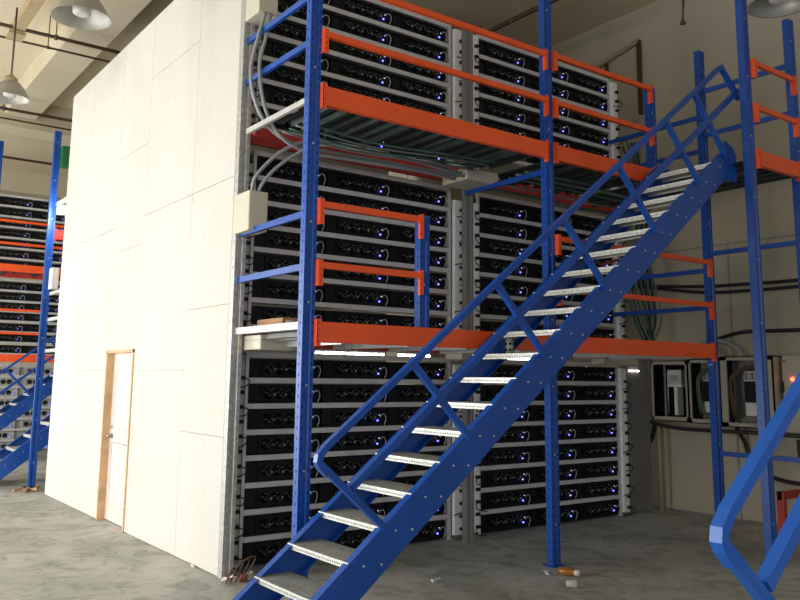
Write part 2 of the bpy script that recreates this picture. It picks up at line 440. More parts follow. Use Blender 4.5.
def deck(x0, x1, y0, y1, z, label, mat='deck', mat2='nose'):
    t = thing('mezzanine_deck', ((x0+x1)/2, (y0+y1)/2, z-.04), label, 'deck')
    n = int((x1-x0)/.16); w = (x1-x0)/n; pts = []
    for i in range(n):
        a = x0+i*w; pts += [(a, z-.045), (a+w*.35, z-.045), (a+w*.45, z), (a+w*.9, z)]
    pts.append((x1, z-.045))
    v = []; f = []
    for x, zz in pts: v += [(x, y0, zz), (x, y1, zz), (x, y0, zz-.004), (x, y1, zz-.004)]
    for i in range(len(pts)-1):
        a = i*4; b = a+4; f += [(a, b, b+1, a+1), (a+2, a+3, b+3, b+2), (a, a+2, b+2, b), (a+1, b+1, b+3, a+3)]
    MB().add(v, f).build('deck_sheet', mat, t)
    k = 0; x = x0+.25
    while x < x1-.1:
        MB().box(x, x+.04, y0, y1, z-.10, z-.05).build('joist', mat, t); x += .62
    return t
dl1 = deck(3.06, 5.49, 5.24, 6.36, 1.955, 'galvanised floor of the lower deck, left bay', 'galv')
dl2 = deck(5.62, 8.04, 5.24, 6.36, 1.955, 'galvanised floor of the lower deck, right bay', 'galv')
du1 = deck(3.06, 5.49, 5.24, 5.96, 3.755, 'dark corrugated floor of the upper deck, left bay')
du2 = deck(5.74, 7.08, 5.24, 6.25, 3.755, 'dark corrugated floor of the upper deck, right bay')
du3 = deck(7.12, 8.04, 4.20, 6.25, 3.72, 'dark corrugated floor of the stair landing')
dl0 = MB().box(3.02, 3.06, 5.27, 6.4, 1.96, 2.01).box(3.06, 3.10, 5.27, 6.36, 2.0, 2.01).build('zinc_channel', 'galvlight')
tag(dl0, 'bright zinc edge channel under the flat carton, beside first blue post', 'channel')
tag(MB().bar((3.0, 5.28, 1.985), (3.0, 6.42, 1.985), .04, .055).build('zinc_channel', 'galvlight'), 'bright zinc channel under the carton at the left end, lower deck', 'channel')
lc = MB().bar((2.98, 5.28, 3.70), (2.98, 6.3, 3.70), .03, .045).build('zinc_channel', 'galvlight')
tag(lc, 'pale zinc channel at the left end of the upper deck', 'channel')

# ------------------------------------------------------------------ staircases
SL = .785
def zl(x): return .37+SL*(x-2.642)
def stair(ya, yb, dx, rail_y, label, base_x=2.1, k0=-1, k1=19, mat='blue', brace_extra=True, dz=0):
    """ya > yb are the outer planes of the two channel stringers"""
    t = thing('steel_staircase', (base_x+dx, (ya+yb)/2, 0), label, 'staircase')
    L = .27
    xa = 2.642-.37/SL; xt = 6.98
    for y, s in ((yb, 1), (ya, -1)):
        web = [(xa+dx, 0), (xa+dx+.34, 0), (xt+dx, zl(xt)-.27), (xt+dx+.22, 3.55), (xt+dx+.22, 3.80), (xt+dx, 3.80)]
        m = MB().prism([(x, y, z) for x, z in web], (0, s*.006, 0))
        # flanges
        m.bar((xa+dx, y+s*.03, 0.003), (xt+dx, y+s*.03, zl(xt)), .06, .006)
        m.bar((xa+dx+.345, y+s*.03, 0.003), (xt+dx, y+s*.03, zl(xt)-.268), .06, .006)
        b = MB()
        for k in range(k0, k1):
            x = 2.575+.2355*k+dx+.10; z = .325+.185*k-.03
            for (ddx, dzz) in ((0, 0), (.13, -.005)):
                if z+dzz > .05: b.lathe((x+ddx, y, z+dzz-.0), [(.0, -.007), (.007, -.006), (.008, 0)], 8, (0, s, 0))
        m.build('stringer', mat, t, marks=[(b, 'galvlight')])
    for k in range(k0, k1):
        x = 2.575+.2355*k+dx; z = .325+.185*k
        y0, y1 = min(ya, yb)+.008, max(ya, yb)-.008
        m = MB().box(x, x+.25, y0, y1, z-.006, z)
        tr = m.build('tread', 'tread', t)
        n = MB().box(x-.003, x, y0, y1, z-.04, z).box(x+.247, x+.25, y0, y1, z-.02, z)
        n.box(x-.012, x, y0, y1, z-.008, z)
        q = MB(); yy = y0+.02
        while yy < y1-.02:
            q.box(x-.0055, x-.002, yy, yy+.012, z-.030, z-.018); yy += .026
        n.build('nosing', 'nose', tr, marks=[(q, 'conduit')])
    # handrail
    if rail_y is not None:
        y = rail_y; s = -1 if rail_y < (ya+yb)/2 else 1; y += s*.0
        R = lambda x: zl(x)+.86; Q = lambda x: zl(x)+.465
        x0, x1 = 2.56+dx, 6.99+dx; w = .045
        def P(x, z): return (x, y, z)
        hr = MB().sq([P(2.62+dx, 1.04), P(2.570+dx, 1.088), P(2.556+dx, 1.115), P(2.562+dx, 1.15), P(2.61+dx, R(2.605))]+[P(6.93+dx, R(6.93)), P(6.97+dx, R(6.955)+.005), P(7.0+dx, R(6.955)-.02), P(7.26+dx, 4.36)], .040, .044)
        hr.build('handrail', mat, t)
        MB().bar(P(2.79+dx, Q(2.79)), P(7.24+dx, Q(7.24)), w, w, (0, 1, 0)).build('mid_rail', mat, t)
        for a, b in ((2.575, 3.06), (3.25, 3.74), (3.99, 4.47), (4.70, 5.18), (5.38, 5.86), (6.05, 6.53), (6.50, 6.97)):
            zt = R(a)-.0 if a > 2.6 else 1.095
            MB().bar(P(a+dx, zt), P(b+dx, zl(b)-.02), .040, .040, (0, 1, 0)).build('rail_brace', mat, t)
    return t
S1 = stair(5.06, 4.30, 0, 4.275, 'blue steel staircase with galvanised treads rising to the upper deck')
S2 = stair(.80, 1.58, -.185, 1.54, 'nearest blue staircase, only its crossed railing shows at lower right', mat='litblue')
S3 = stair(14.10, 13.35, 0, None, 'lower blue staircase behind the white wall, without a railing')
# head plate of the stair
hp = MB().box(7.02, 7.17, 4.29, 4.30, 3.53, 3.80).box(7.02, 7.17, 4.29, 4.36, 3.52, 3.53)
hp.prism([(6.9, 4.295, 3.80), (7.02, 4.295, 3.90), (7.17, 4.295, 3.84), (7.17, 4.295, 3.5)], (0, .01, 0))
hp.build('head_plate', 'blue', S1)

# ------------------------------------------------------------------ computer racks
RF = 6.65
tier_z = {'ground': [.02, .25, .475, .70, .93, 1.15, 1.375, 1.60],
          'middle': [2.07, 2.31, 2.54, 2.77, 2.985, 3.205, 3.43],
          'top': [3.90, 4.13, 4.36, 4.585, 4.82, 5.05, 5.28]}
tier_top = {'ground': 1.825, 'middle': 3.66, 'top': 5.51}
bays = {'left': (3.22, 5.56), 'right': (5.94, 8.26)}
ordw = ['lowest', 'second', 'third', 'fourth', 'fifth', 'sixth', 'seventh', 'topmost']
def shelf_rack(tier, bay):
    x0, x1 = bays[bay]; zs = tier_z[tier]; zt = tier_top[tier]
    t = thing('shelf_rack', ((x0+x1)/2, RF+.25, zs[0]-.02), 'grey shelf rack of the %s tier, %s bay, full of black computers' % (tier, bay), 'shelf rack', 'computer shelf racks')
    for x in (x0, x1-.03):
        for y in (RF, RF+.47):
            MB().box(x, x+.03, y+.003, y+.033, zs[0]-.02, zt).build('post', 'shelf', t)
    for z in zs+[zt]:
        m = MB().box(x0+.03, x1-.03, RF-.002, RF+.02, z-.045, z)
        m.box(x0+.03, x1-.03, RF+.02, RF+.5, z-.012, z-.006)
        if z > zs[0] or tier != 'ground': m.build('shelf', 'shelf', t)
    return t
racks = {}
for tier in tier_z:
    for bay in bays: racks[(tier, bay)] = shelf_rack(tier, bay)

def rig(loc, v=0):
    x, y, z = loc
    t = thing('mining_computer', loc, '', 'computer', None)
    W, H, D = .73, .168, .42
    m = MB().box(x, x+W, y+.02, y+D, z, z+H)
    m.box(x, x+W, y, y+.02, z, z+.012).box(x, x+W, y, y+.02, z+H-.010, z+H).box(x, x+.012, y, y+.02, z, z+H).box(x+W-.012, x+W, y, y+.02, z, z+H)
    m.box(x+.12, x+.128, y+.004, y+.02, z, z+H)
    ca = m.build('case', 'black', t)
    r = random.Random(v)
    for k in range(4):
        cx = x+.20+k*.115; cz = z+.085
        MB().lathe((cx, y+.019, cz), [(.05, 0), (.05, -.008), (.042, -.008), (.042, -.002), (.012, -.002), (.010, -.010), (0, -.010)], 12, (0, 1, 0)).build('fan', 'dark', t)
    w = MB()
    for k in range(4):
        cx = x+.15+k*.115; cz = z+.075+r.uniform(-.01, .01)
        a = [(cx, y-.002, cz+r.uniform(-.02, .02)), (cx+.025, y-.012, cz+.028+r.uniform(-.02, .02)), (cx+.055, y-.016, cz-.012+r.uniform(-.01, .01)), (cx+.10, y-.006, cz+r.uniform(-.012, .012))]
        w.tube(arc(a, 3), .0032, 4)
        b = [(cx+.05, y-.010, cz-.01), (cx+.075, y-.016, cz+.045*r.uniform(.4, 1)), (cx+.105, y-.004, cz+.06*r.uniform(.5, 1))]
        w.tube(arc(b, 3), .0024, 4)
    p = MB()
    for k in range(4):
        cx = x+.245+k*.115; p.box(cx, cx+.013, y-.012, y, z+.072+r.uniform(-.01, .01), z+.088)
        if r.random() < .6: p.box(cx-.05, cx-.042, y-.008, y, z+.118, z+.126)
    w.build('wiring', 'wire', t, marks=[(p, 'plug')])
    cx = x+.665
    MB().tube([(cx+.04*math.cos(a)+.01, y-.022-.01*math.sin(a), z+.062+.052*math.sin(a)) for a in [PI*.85-PI*1.1*k/9 for k in range(10)]]+[(cx+.035, y-.016, z+.008)], .0045, 5).build('network_cable', 'netcable', t)
    MB().box(cx-.045, cx-.031, y-.010, y, z+.045, z+.059).build('indicator_light', 'led', t)
    MB().box(cx-.02, cx-.012, y-.006, y, z+.10, z+.107).build('power_light', 'ledw', t)
    return t
protos = [rig((3.25, RF+.02, .02), v) for v in range(4)]
first = [True]*4
rigs = []
ucols = {'left': [3.262, 4.018, 4.772], 'right': [5.975, 6.735, 7.49]}
pos3 = ['leftmost', 'middle', 'rightmost']
cnt = 0
for tier in tier_z:
    for bay in bays:
        for si, z in enumerate(tier_z[tier]):
            if tier == 'top' and bay == 'right' and si < 1: continue
            for ui, x in enumerate(ucols[bay]):
                v = cnt % 4
                p = protos[v] if first[v] else copy_tree(protos[v])
                first[v] = False
                p.location = (x, RF+.02, z)
                n = len(tier_z[tier])
                nm = 'top' if si == n-1 else ordw[si]
                lab = 'black computer, %s tier, %s rack, %s shelf%s, %s of three' % (tier, bay, nm, '' if nm in ('top', 'lowest') else ' up', pos3[ui])
                p['label'] = lab; p['category'] = 'computer'; p['group'] = 'black mining computers on the grey shelves'
                rigs.append((tier, bay, si, ui, p)); cnt += 1

# power strips beside the racks, each with black plugs
def power_strip(x0, x1, z0, z1, label, side=1, y=RF-.03, mat='pdu'):
    t = thing('power_strip', ((x0+x1)/2, y, z0), label, 'power strip', 'vertical power strips')
    MB().box(x0, x1, y, y+.05, z0, z1, .004).build('strip_body', mat, t)
    n = int((z1-z0)/.125)
    for i in range(n):
        z = z0+.06+i*.125
        xx = x1-.03 if side > 0 else x0+.03
        q = MB().box(xx-.022, xx+.022, y-.035, y, z-.016, z+.016, .004)
        q.build('plug', 'black', t)
        if i % 2 == 0:
            r = random.Random(i); e = xx+side*.07
            MB().tube(arc([(xx, y-.03, z), (xx+side*.05, y-.05, z-.02), (xx+side*.03, y-.045, z-.07), (xx-side*r.uniform(.03, .12), y-.03, z-.06-r.uniform(0, .05))], 4), .006, 5).build('power_cord', 'cable', t)
    return t
for tier, (z0, z1) in {'ground': (.04, 1.76), 'middle': (2.1, 3.52), 'top': (3.9, 5.47)}.items():
    power_strip(3.115, 3.195, z0, z1, 'grey power strip of the %s tier, at the left end by white wall' % tier, 1, mat='galv')
    power_strip(5.585, 5.70, z0, z1, 'white power strip of the %s tier, right of the left rack' % tier, 1)
    power_strip(5.86, 5.925, z0, z1, 'narrow white power strip of the %s tier, left of the right rack' % tier, -1)
    power_strip(8.26, 8.36, z0, z1, 'white power strip of the %s tier, at the right end of racks' % tier, 1)

# ------------------------------------------------------------------ boxes, conduits and cables
def jbox(x0, x1, y0, y1, z0, z1, label, name='junction_box', mat='beige', cat='box', screws=True, group='beige junction boxes'):
    t = thing(name, ((x0+x1)/2, (y0+y1)/2, z0), label, cat, group)
    MB().box(x0, x1, y0, y1, z0, z1, .006).build('body', mat, t)
    MB().box(x0+.004, x1-.004, y0-.006, y0, z0+.004, z1-.004, .003).build('cover', mat, t)
    return t
jbox(2.935, 3.11, 6.13, 6.42, 2.81, 3.15, 'beige junction box on the wall corner, beside the middle tier')
jbox(2.955, 3.14, 6.13, 6.44, 4.73, 5.15, 'beige junction box at the top, cut by the picture edge')
jbox(3.07, 3.40, 6.10, 6.42, 1.83, 1.95, 'long beige junction box under the lower deck, left of first blue post')
jbox(5.20, 5.62, 5.98, 6.36, 3.565, 3.685, 'beige junction box under the upper deck, at the middle power strips')
jbox(5.25, 5.68, 6.12, 6.37, 1.80, 1.868, 'beige junction box under the lower deck beam, middle')
jbox(7.7, 8.35, 6.42, 6.60, 1.80, 1.868, 'long beige junction box under the lower deck, right end')
t = thing('carton', (3.3, 6.0, 2.0), 'flat brown cardboard carton lying on the lower deck edge', 'carton')
MB().box(3.16, 3.46, 5.9, 6.35, 2.012, 2.085, .004).build('carton_body', 'card', t)
MB().box(3.19, 3.25, 5.898, 5.9, 2.03, 2.065).build('paper_label', 'whiteplastic', t)

def cable(name, pts, r, mat, label, cat='cable', group=None, n=8, seg=6):
    return tag(MB().tube(arc(pts, seg), r, n).build(name, mat), label, cat, group)
cable('conduit', [(3.02, 6.12, 4.74), (2.95, 6.1, 4.5), (2.89, 6.1, 4.15), (2.97, 6.1, 3.85), (3.14, 6.1, 3.67), (3.4, 6.1, 3.60), (3.75, 6.1, 3.60), (4.4, 6.1, 3.61), (5.2, 6.12, 3.625)], .017, 'conduit', 'grey conduit hanging in a loop by the white wall, left of two', 'conduit', 'grey conduits at the wall corner')
cable('conduit', [(3.07, 6.12, 4.74), (3.01, 6.08, 4.5), (2.96, 6.08, 4.2), (3.04, 6.08, 3.83), (3.22, 6.08, 3.62), (3.5, 6.08, 3.55), (3.9, 6.08, 3.56), (4.6, 6.08, 3.58), (5.2, 6.16, 3.60)], .017, 'conduit', 'grey conduit hanging in a loop by the white wall, right of two', 'conduit', 'grey conduits at the wall corner')
cable('conduit', [(2.99, 6.2, 3.14), (2.99, 6.15, 3.26), (3.09, 6.13, 3.40), (3.25, 6.1, 3.55), (3.45, 6.05, 3.64), (3.8, 5.95, 3.63), (4.4, 5.95, 3.63), (5.2, 6.06, 3.64)], .016, 'conduit', 'grey conduit rising from the corner junction box, upper of two', 'conduit', 'grey conduits above the corner box')
cable('conduit', [(3.05, 6.2, 3.14), (3.06, 6.15, 3.22), (3.16, 6.12, 3.36), (3.32, 6.08, 3.50), (3.52, 6.0, 3.61), (3.9, 5.86, 3.60), (4.5, 5.9, 3.61), (5.2, 6.02, 3.60)], .016, 'conduit', 'grey conduit rising from the corner junction box, lower of two', 'conduit', 'grey conduits above the corner box')
for k, (yy, zz) in enumerate([(5.62, 3.615), (5.72, 3.60), (6.0, 3.605), (6.18, 3.60), (6.28, 3.615), (5.5, 3.62)]):
    cable('deck_cable', [(5.62, yy+.1, zz+.01), (6.0, yy, zz-.02), (6.5, yy+.05, zz), (7.0, yy-.05+k*.03, zz-.03), (7.6, yy+.05, zz-.02), (8.3, 6.3, zz-.03)], .012, 'green' if k % 2 else 'greybundle', 'green sheathed cable slung beneath the upper deck of the right bay', 'cable', 'cables beneath the right upper deck')
for k in range(4):
    yy = 5.55+.11*k
    cable('deck_cable', [(3.1, yy, 3.62), (3.8, yy+.03, 3.585), (4.5, yy-.03, 3.60), (5.2, yy, 3.64)], .010, 'greybundle' if k % 2 else 'green', 'green sheathed cable slung beneath the upper deck of the left bay', 'cable', 'cables beneath the left upper deck')
# vertical cable bundle at the right end of the racks
for k in range(14):
    r = random.Random(k); x = 8.42+.03*(k % 7)+r.uniform(-.01, .01); y = 6.42+.05*(k//7)
    x2 = 8.05+.055*(k % 14)*.8
    cable('riser_cable', [(x-.2*r.random(), y, 4.55+.1*r.random()), (x, y, 4.1), (x+.02, y, 3.5), (x2+.1, y-.03, 2.95), (x2+.22+r.uniform(-.05, .05), y-.03, 2.4), (x+.1+r.uniform(-.05, .05), y, 2.02)], .013, ['green', 'greybundle', 'cable'][k % 3], 'sheathed cable of the bundle running down right of the racks', 'cable', 'cables running down at the rack end', 6, 4)
# thin red-brown wires at left end
for k in range(4):
    cable('loose_wire', [(3.06+.01*k, 6.52, 2.35), (3.05, 6.48, 2.2-.02*k), (3.09, 6.5, 2.08), (3.03+.02*k, 6.5, 1.93)], .006, 'copper' if k % 2 else 'brownwire', 'thin reddish wire dangling beside the flat carton', 'wire', 'thin wires by the carton', 5, 4)
# red/black clutter behind the stair on the lower deck
cable('loose_wire', [(7.1, 6.3, 2.98), (7.3, 6.2, 3.03), (7.5, 6.25, 2.95), (7.75, 6.2, 3.02), (7.9, 6.3, 2.97)], .02, 'copper', 'thick red wire heaped behind the stair, above the lower deck', 'wire', None, 6, 5)

# grey steel sheet and standing pipes at the rack end
t = thing('steel_partition', (8.72, 6.8, 0), 'tall dark grey steel panel between the racks and open cabinets', 'panel')
MB().box(8.40, 8.86, 6.66, 6.70, .02, 1.86, .004).build('sheet', 'greypanel', t)
MB().box(8.38, 8.90, 6.62, 6.66, 1.86, 1.90).build('cap', 'greypanel', t)
t = tag(MB().tube([(8.90, 6.56, 0), (8.90, 6.56, 1.12)], .018, 8).build('standing_pipe', 'strut'), 'thin brown pipe standing left of the open cabinets, nearer rack', 'pipe', 'thin pipes by the cabinets')
t = tag(MB().tube([(8.98, 6.56, 0), (8.98, 6.56, 1.12)], .013, 8).build('standing_pipe', 'strut'), 'thin brown pipe standing left of the open cabinets, nearer wall', 'pipe', 'thin pipes by the cabinets')
t = tag(MB().tube([(8.47, 6.655, 1.735), (8.66, 6.655, 1.735)], .006, 8).build('glowing_tube', 'tube'), 'short glowing strip standing for a tube reflection on the grey steel panel', 'lamp')  # glowing strip put in for a tube's reflection on the sheet

# electrical cabinets on the right wall
def cabinet(y0, y1, z0, z1, label, inner, f=.035):
    t = thing('electrical_cabinet', (XW, (y0+y1)/2, z0), label, 'cabinet', 'open electrical cabinets')
    X0 = 8.86
    m = MB()
    m.box(X0, XW-.002, y0, y0+.012, z0, z1).box(X0, XW-.002, y1-.012, y1, z0, z1).box(X0, XW-.002, y0, y1, z0, z0+.012).box(X0, XW-.002, y0, y1, z1-.012, z1)
    m.box(X0, X0+.02, y0, y0+f, z0, z1).box(X0, X0+.02, y1-f, y1, z0, z1).box(X0, X0+.02, y0, y1, z0, z0+.055).box(X0, X0+.02, y0, y1, z1-.045, z1)
    m.box(XW-.02, XW-.002, y0, y1, z0, z1)
    m.build('housing', 'cabinet', t)
    MB().box(XW-.03, XW-.02, y0+.05, y1-.05, z0+.05, z1-.05).build('back_plate', 'dark' if inner == 0 else 'greypanel', t)  # plate colour darkened to carry the shade inside the cabinet
    q = MB().box(X0+.021, XW-.03, y1-.018, y1-.0125, z0+.02, z1-.02).box(X0+.021, XW-.03, y0+.02, y1-.018, z0+.0125, z0+.016).box(X0+.021, XW-.03, y0+.02, y1-.018, z1-.016, z1-.0125)
    q.build('shade_lining', 'black', t)  # dark sheets added for the inner shade, the cabinet has no lining
    yc = (y0+y1)/2; zc = (z0+z1)/2
    if inner == 0:
        MB().box(8.97, XW-.03, yc-.10, yc+.10, zc+.08, zc+.26, .005).build('breaker', 'greycase', t)
        MB().box(8.965, 8.975, yc-.05, yc+.05, zc+.12, zc+.2).build('breaker_label', 'conduit', t)
        MB().box(8.99, XW-.03, yc-.025, yc+.02, zc-.30, zc+.06).build('bus_bar', 'whiteplastic', t)
        MB().box(8.98, XW-.03, yc-.10, yc+.10, zc+.05, zc+.08).build('bus_bar', 'whiteplastic', t)
        for q in (-.14, .13): MB().tube([(9.02, yc+q, z0+.08), (9.02, yc+q, z1-.15)], .008, 6).build('cabinet_wire', 'galv', t)
    else:
        MB().box(8.99, XW-.03, yc-.12, yc+.10, z0+.13, zc+.24, .01).build('mounting_plate', 'whiteplastic', t)
        MB().box(8.92, 8.99, yc-.10, yc+.06, zc-.12, zc+.12, .006).build('breaker', 'black', t)
        for q in range(3): MB().box(8.955, 8.99, yc-.09+.07*q, yc-.05+.07*q, zc+.14, zc+.22, .003).build('terminal', 'conduit', t)
        for q in range(3):
            MB().tube(arc([(8.97, y1-.09-.025*q, z0+.10), (8.93, y1-.08-.02*q, zc-.1), (8.93, y1-.08-.02*q, zc+.15), (8.96, yc+.05-.05*q, z1-.11)], 5), .011, 6).build('cabinet_wire', 'green' if inner == 1 and q else 'brownwire', t)
    return t
cabinet(6.085, 6.63, 1.12, 1.865, 'open electrical cabinet nearest the racks, pale breaker on dark back', 0)
cabinet(5.655, 6.08, 1.11, 1.88, 'open electrical cabinet partly behind the blue post, green wires inside', 1)
cabinet(4.99, 5.65, 1.09, 1.905, 'open electrical cabinet with brown wires and black breaker, third from racks', 2, .09)
t = thing('electrical_cabinet', (XW, 4.5, 1.06), 'closed cream electrical cabinet with a red light, at right edge', 'cabinet')
MB().box(9.0, XW-.002, 3.9, 4.95, 1.06, 1.91, .006).build('housing', 'cabinet', t)
MB().box(8.985, 9.0, 3.94, 4.95, 1.10, 1.87, .004).build('cabinet_door', 'cabinet', t)
MB().lathe((8.985, 4.83, 1.645), [(0, -.02), (.02, -.017), (.022, 0)], 12, (1, 0, 0)).build('red_light', 'redled', t)
MB().lathe((8.985, 4.83, 1.575), [(0, -.015), (.014, -.013), (.016, 0)], 12, (1, 0, 0)).build('push_button', 'black', t)
MB().box(8.965, 8.985, 4.935, 4.95, 1.50, 1.62).build('door_latch', 'black', t)
MB().box(8.98, 8.986, 4.90, 4.96, 1.83, 1.855).build('warning_sticker', 'amber', t)
cw = 9.08
def wc(label, pts, r, mat='cable', group='black cables along the right wall', name='wall_cable'):
    return cable(name, [(9.11 if len(p) == 2 else p[2], p[0], p[1]) for p in pts], r, mat, label, 'cable', group)
wc('thick black cable curving up above the cabinets and on to right', [(5.95, 1.93), (5.92, 2.08), (5.77, 2.14), (5.47, 2.20), (5.16, 2.20), (4.2, 2.19), (3.4, 2.18)], .022)
wc('black cable sagging high on the right wall, upper of the pair', [(7.2, 2.95), (6.72, 2.86), (5.98, 2.79), (5.38, 2.77), (4.7, 2.76), (3.4, 2.79)], .020)
wc('black cable sagging high on the right wall, lower of the pair', [(7.2, 2.92), (6.72, 2.83), (5.98, 2.715), (5.38, 2.69), (4.7, 2.69), (3.4, 2.72)], .020)
wc('black cable running just under the three open cabinets', [(6.9, 1.15, 8.95), (6.6, 1.085, 8.87), (6.2, 1.04, 8.84), (5.55, 1.04, 8.84), (5.1, 1.04, 8.9), (4.2, 1.0), (3.4, 1.0)], .022)
wc('thick black cable bending left below the first open cabinet', [(6.62, 1.06, 8.9), (6.68, .96, 8.95), (6.74, .84, 8.95), (6.83, .76, 8.95)], .030)
wc('black cable dropping in a loop below the third open cabinet', [(5.52, 1.08, 8.95), (5.50, .9, 9.08), (5.48, .78, 9.1), (5.38, .62, 9.1), (5.15, .53, 9.1), (4.8, .50, 9.1), (4.2, .53, 9.1)], .024)
wc('black cable dropping below the closed cream cabinet', [(4.86, .98, 9.08), (4.86, .8, 9.1), (4.80, .62, 9.1), (4.6, .5, 9.1), (4.3, .45, 9.1)], .022)
wc('dark conduit arching over the third open cabinet', [(6.0, 2.05, 9.0), (5.86, 2.10, 9.0), (5.65, 2.08, 9.0), (5.50, 2.0, 9.0), (5.44, 1.90, 9.0)], .030, 'conduit', 'arched conduits above the cabinets')
wc('dark conduit arching between the open cabinets, the lower one', [(6.0, 1.98, 8.98), (5.88, 2.02, 8.98), (5.76, 1.98, 8.98), (5.70, 1.88, 8.98)], .030, 'conduit', 'arched conduits above the cabinets')
# window-like hatch high on the right wall
t = thing('wall_hatch', (XW, 7.1, 5.3), 'brown framed hatch high on the right wall behind the upper rails', 'hatch')
MB().prism([(9.12, 7.5, 5.2), (9.12, 6.83, 5.2), (9.12, 6.83, 6.27), (9.12, 7.5, 6.12)], (.018, 0, 0)).build('hatch_board', 'beam', t)
MB().bar((9.10, 6.81, 5.25), (9.10, 6.81, 6.32), .05, .05, (1, 0, 0)).build('hatch_frame', 'pipe', t)
MB().bar((9.09, 6.80, 6.32), (9.09, 7.6, 6.14), .06, .03, (1, 0, 0)).build('hatch_frame', 'strut', t)
MB().bar((9.09, 7.37, 6.15), (9.09, 7.37, 5.3), .04, .04, (1, 0, 0)).build('hatch_frame', 'pipe', t)

# ------------------------------------------------------------------ ceiling services
def hpipe(y, z, r, label, x0=-6, x1=9.1):
    t = thing('ceiling_pipe', (2, y, z), label, 'pipe', 'dark pipes under the ceiling')
    MB().tube([(x0, y, z), (x1, y, z)], r, 8).build('pipe_run', 'pipe', t)
    for x in (.5, 2.55, 4.9):
        MB().tube([(x, y, z), (x, y, ZC)], .008, 5).build('hanger_rod', 'pipe', t)
        MB().tube([(x-.02, y, z), (x+.02, y, z)], r*1.5, 8).build('pipe_clamp', 'pipe', t)
    return t
hpipe(11.7, 6.3, .028, 'dark ceiling pipe passing the nearest lamp, thicker of its pair')
hpipe(12.15, 6.3, .017, 'thinner dark ceiling pipe just beyond the nearest pair partner')
hpipe(15.2, 6.2, .028, 'dark ceiling pipe beyond the far lamp, thicker of its pair')
hpipe(15.8, 6.2, .017, 'thinner dark ceiling pipe beyond the far lamp')
hpipe(18.7, 6.2, .028, 'farthest dark ceiling pipe above the distant racks')
t = tag(MB().tube([(7.45, 5.9, 6.45), (7.45, 13, 6.45)], .035, 8).build('ceiling_pipe', 'pipe'), 'dark pipe running lengthwise above the right upper racks', 'pipe')
for i, (x, y) in enumerate(((7.5, 9.1), (7.5, 8.6), (6.5, 9.0))):
    tag(MB().tube([(x+.25, y, 5.9), (x+.25, y, ZC)], .010, 5).build('hanger_rod', 'pipe'), 'thin dark rod hanging from the ceiling above the upper racks', 'rod', 'ceiling rods above the racks')
t = thing('ceiling_strut', (2.05, 11, 6.3), 'tan steel strut under the ceiling at upper left, lamp beneath its end', 'strut')
MB().box(1.99, 2.14, 6, 12.0, 6.28, 6.34).box(1.99, 2.00, 6, 12.0, 6.34, 6.42).box(2.13, 2.14, 6, 12.0, 6.34, 6.42).build('strut_channel', 'strut', t)
MB().box(1.96, 2.17, 11.75, 12.02, 6.24, 6.28).build('end_clamp', 'strut', t)
for y in (7.5, 11.3): MB().tube([(2.06, y, 6.34), (2.06, y, ZC)], .01, 6).build('hanger_rod', 'pipe', t)

def lamp(loc, label, rod_top, lit=False, tilt=(0, 0, 1), R_=.235):
    x, y, z = loc
    t = thing('pendant_lamp', loc, label, 'lamp', 'bell shaped ceiling lamps')
    z0_ = z; q_ = .78
    MB().tube([(x, y, z+.36*q_), (x, y, rod_top)], .012, 8).build('hanging_rod', 'pipe', t)
    MB().lathe((x, y, z), [(a_, b_*q_) for a_, b_ in [(.0, .40), (.03, .395), (.055, .36), (.085, .33), (.09, .27)]], 24).build('socket_cap', 'strut', t)
    MB().lathe((x, y, z), [(a_, b_*q_) for a_, b_ in [(.085, .275), (.12, .25), (.17, .17), (.21, .08), (R_, .0), (R_+.004, -.004), (R_-.006, .0), (.205, .075), (.165, .162), (.115, .24), (.06, .25)]], 32).build('reflector', 'alu', t)
    MB().lathe((x, y, z), [(a_, b_*q_) for a_, b_ in [(.0, .03), (.045, .03), (.075, .05), (.08, .10), (.075, .15), (.08, .2), (.07, .24)]], 20).build('bulb_glass', 'glass', t)
    return t
lamp((1.73, 7.05, 4.66), 'bell shaped aluminium ceiling lamp, largest, at the upper left', ZC, R_=.25)
lamp((1.88, 10.88, 5.03), 'bell shaped ceiling lamp at the left picture edge below the strut', 6.24)
lamp((5.93, 3.11, 4.52), 'bell shaped ceiling lamp at the upper right corner', ZC, R_=.235)
sp = tag(MB().tube([(6.9, 4.6, 5.45), (6.87, 4.6, 5.2)], .012, 6).lathe((6.87, 4.6, 5.17), [(0, -.02), (.03, -.015), (.03, 0), (.012, .03)], 12).tube([(6.9, 4.6, 5.45), (6.9, 4.6, ZC)], .012, 6).build('sprinkler', 'pipe'), 'small sprinkler head on a brown drop pipe below the right lamp', 'sprinkler')

# ------------------------------------------------------------------ light fittings in the machine aisle
k = 0
for x0, x1, y, z in ((4.42, 5.3, 7.5, 1.868), (5.5, 5.95, 7.5, 1.868), (7.2, 8.2, 7.5, 1.868), (3.6, 4.9, 9.4, 2.9), (6.2, 7.5, 9.4, 2.9)):  # last two tubes are added to brighten the aisle
    lab = ['glowing tube lamp behind the racks, under the left lower deck', 'short glowing tube lamp behind the middle power strips', 'glowing tube lamp behind the right rack, under the lower deck', 'added tube lamp brightening the machine aisle, left', 'added tube lamp brightening the machine aisle, right'][k]
    t = thing('glowing_tube', ((x0+x1)/2, y, z), lab, 'lamp', 'tube lamps behind the racks'); k += 1
    MB().tube([(x0, y, z), (x1, y, z)], .010, 8).build('tube', 'tube', t)
    MB().box(x0, x1, y-.02, y+.02, z+.018, z+.04).build('batten', 'whiteplastic', t)
    for x in (x0+.1, x1-.1): MB().tube([(x, y, z+.03), (x, y, ZC)], .004, 5).build('hanging_wire', 'galv', t)

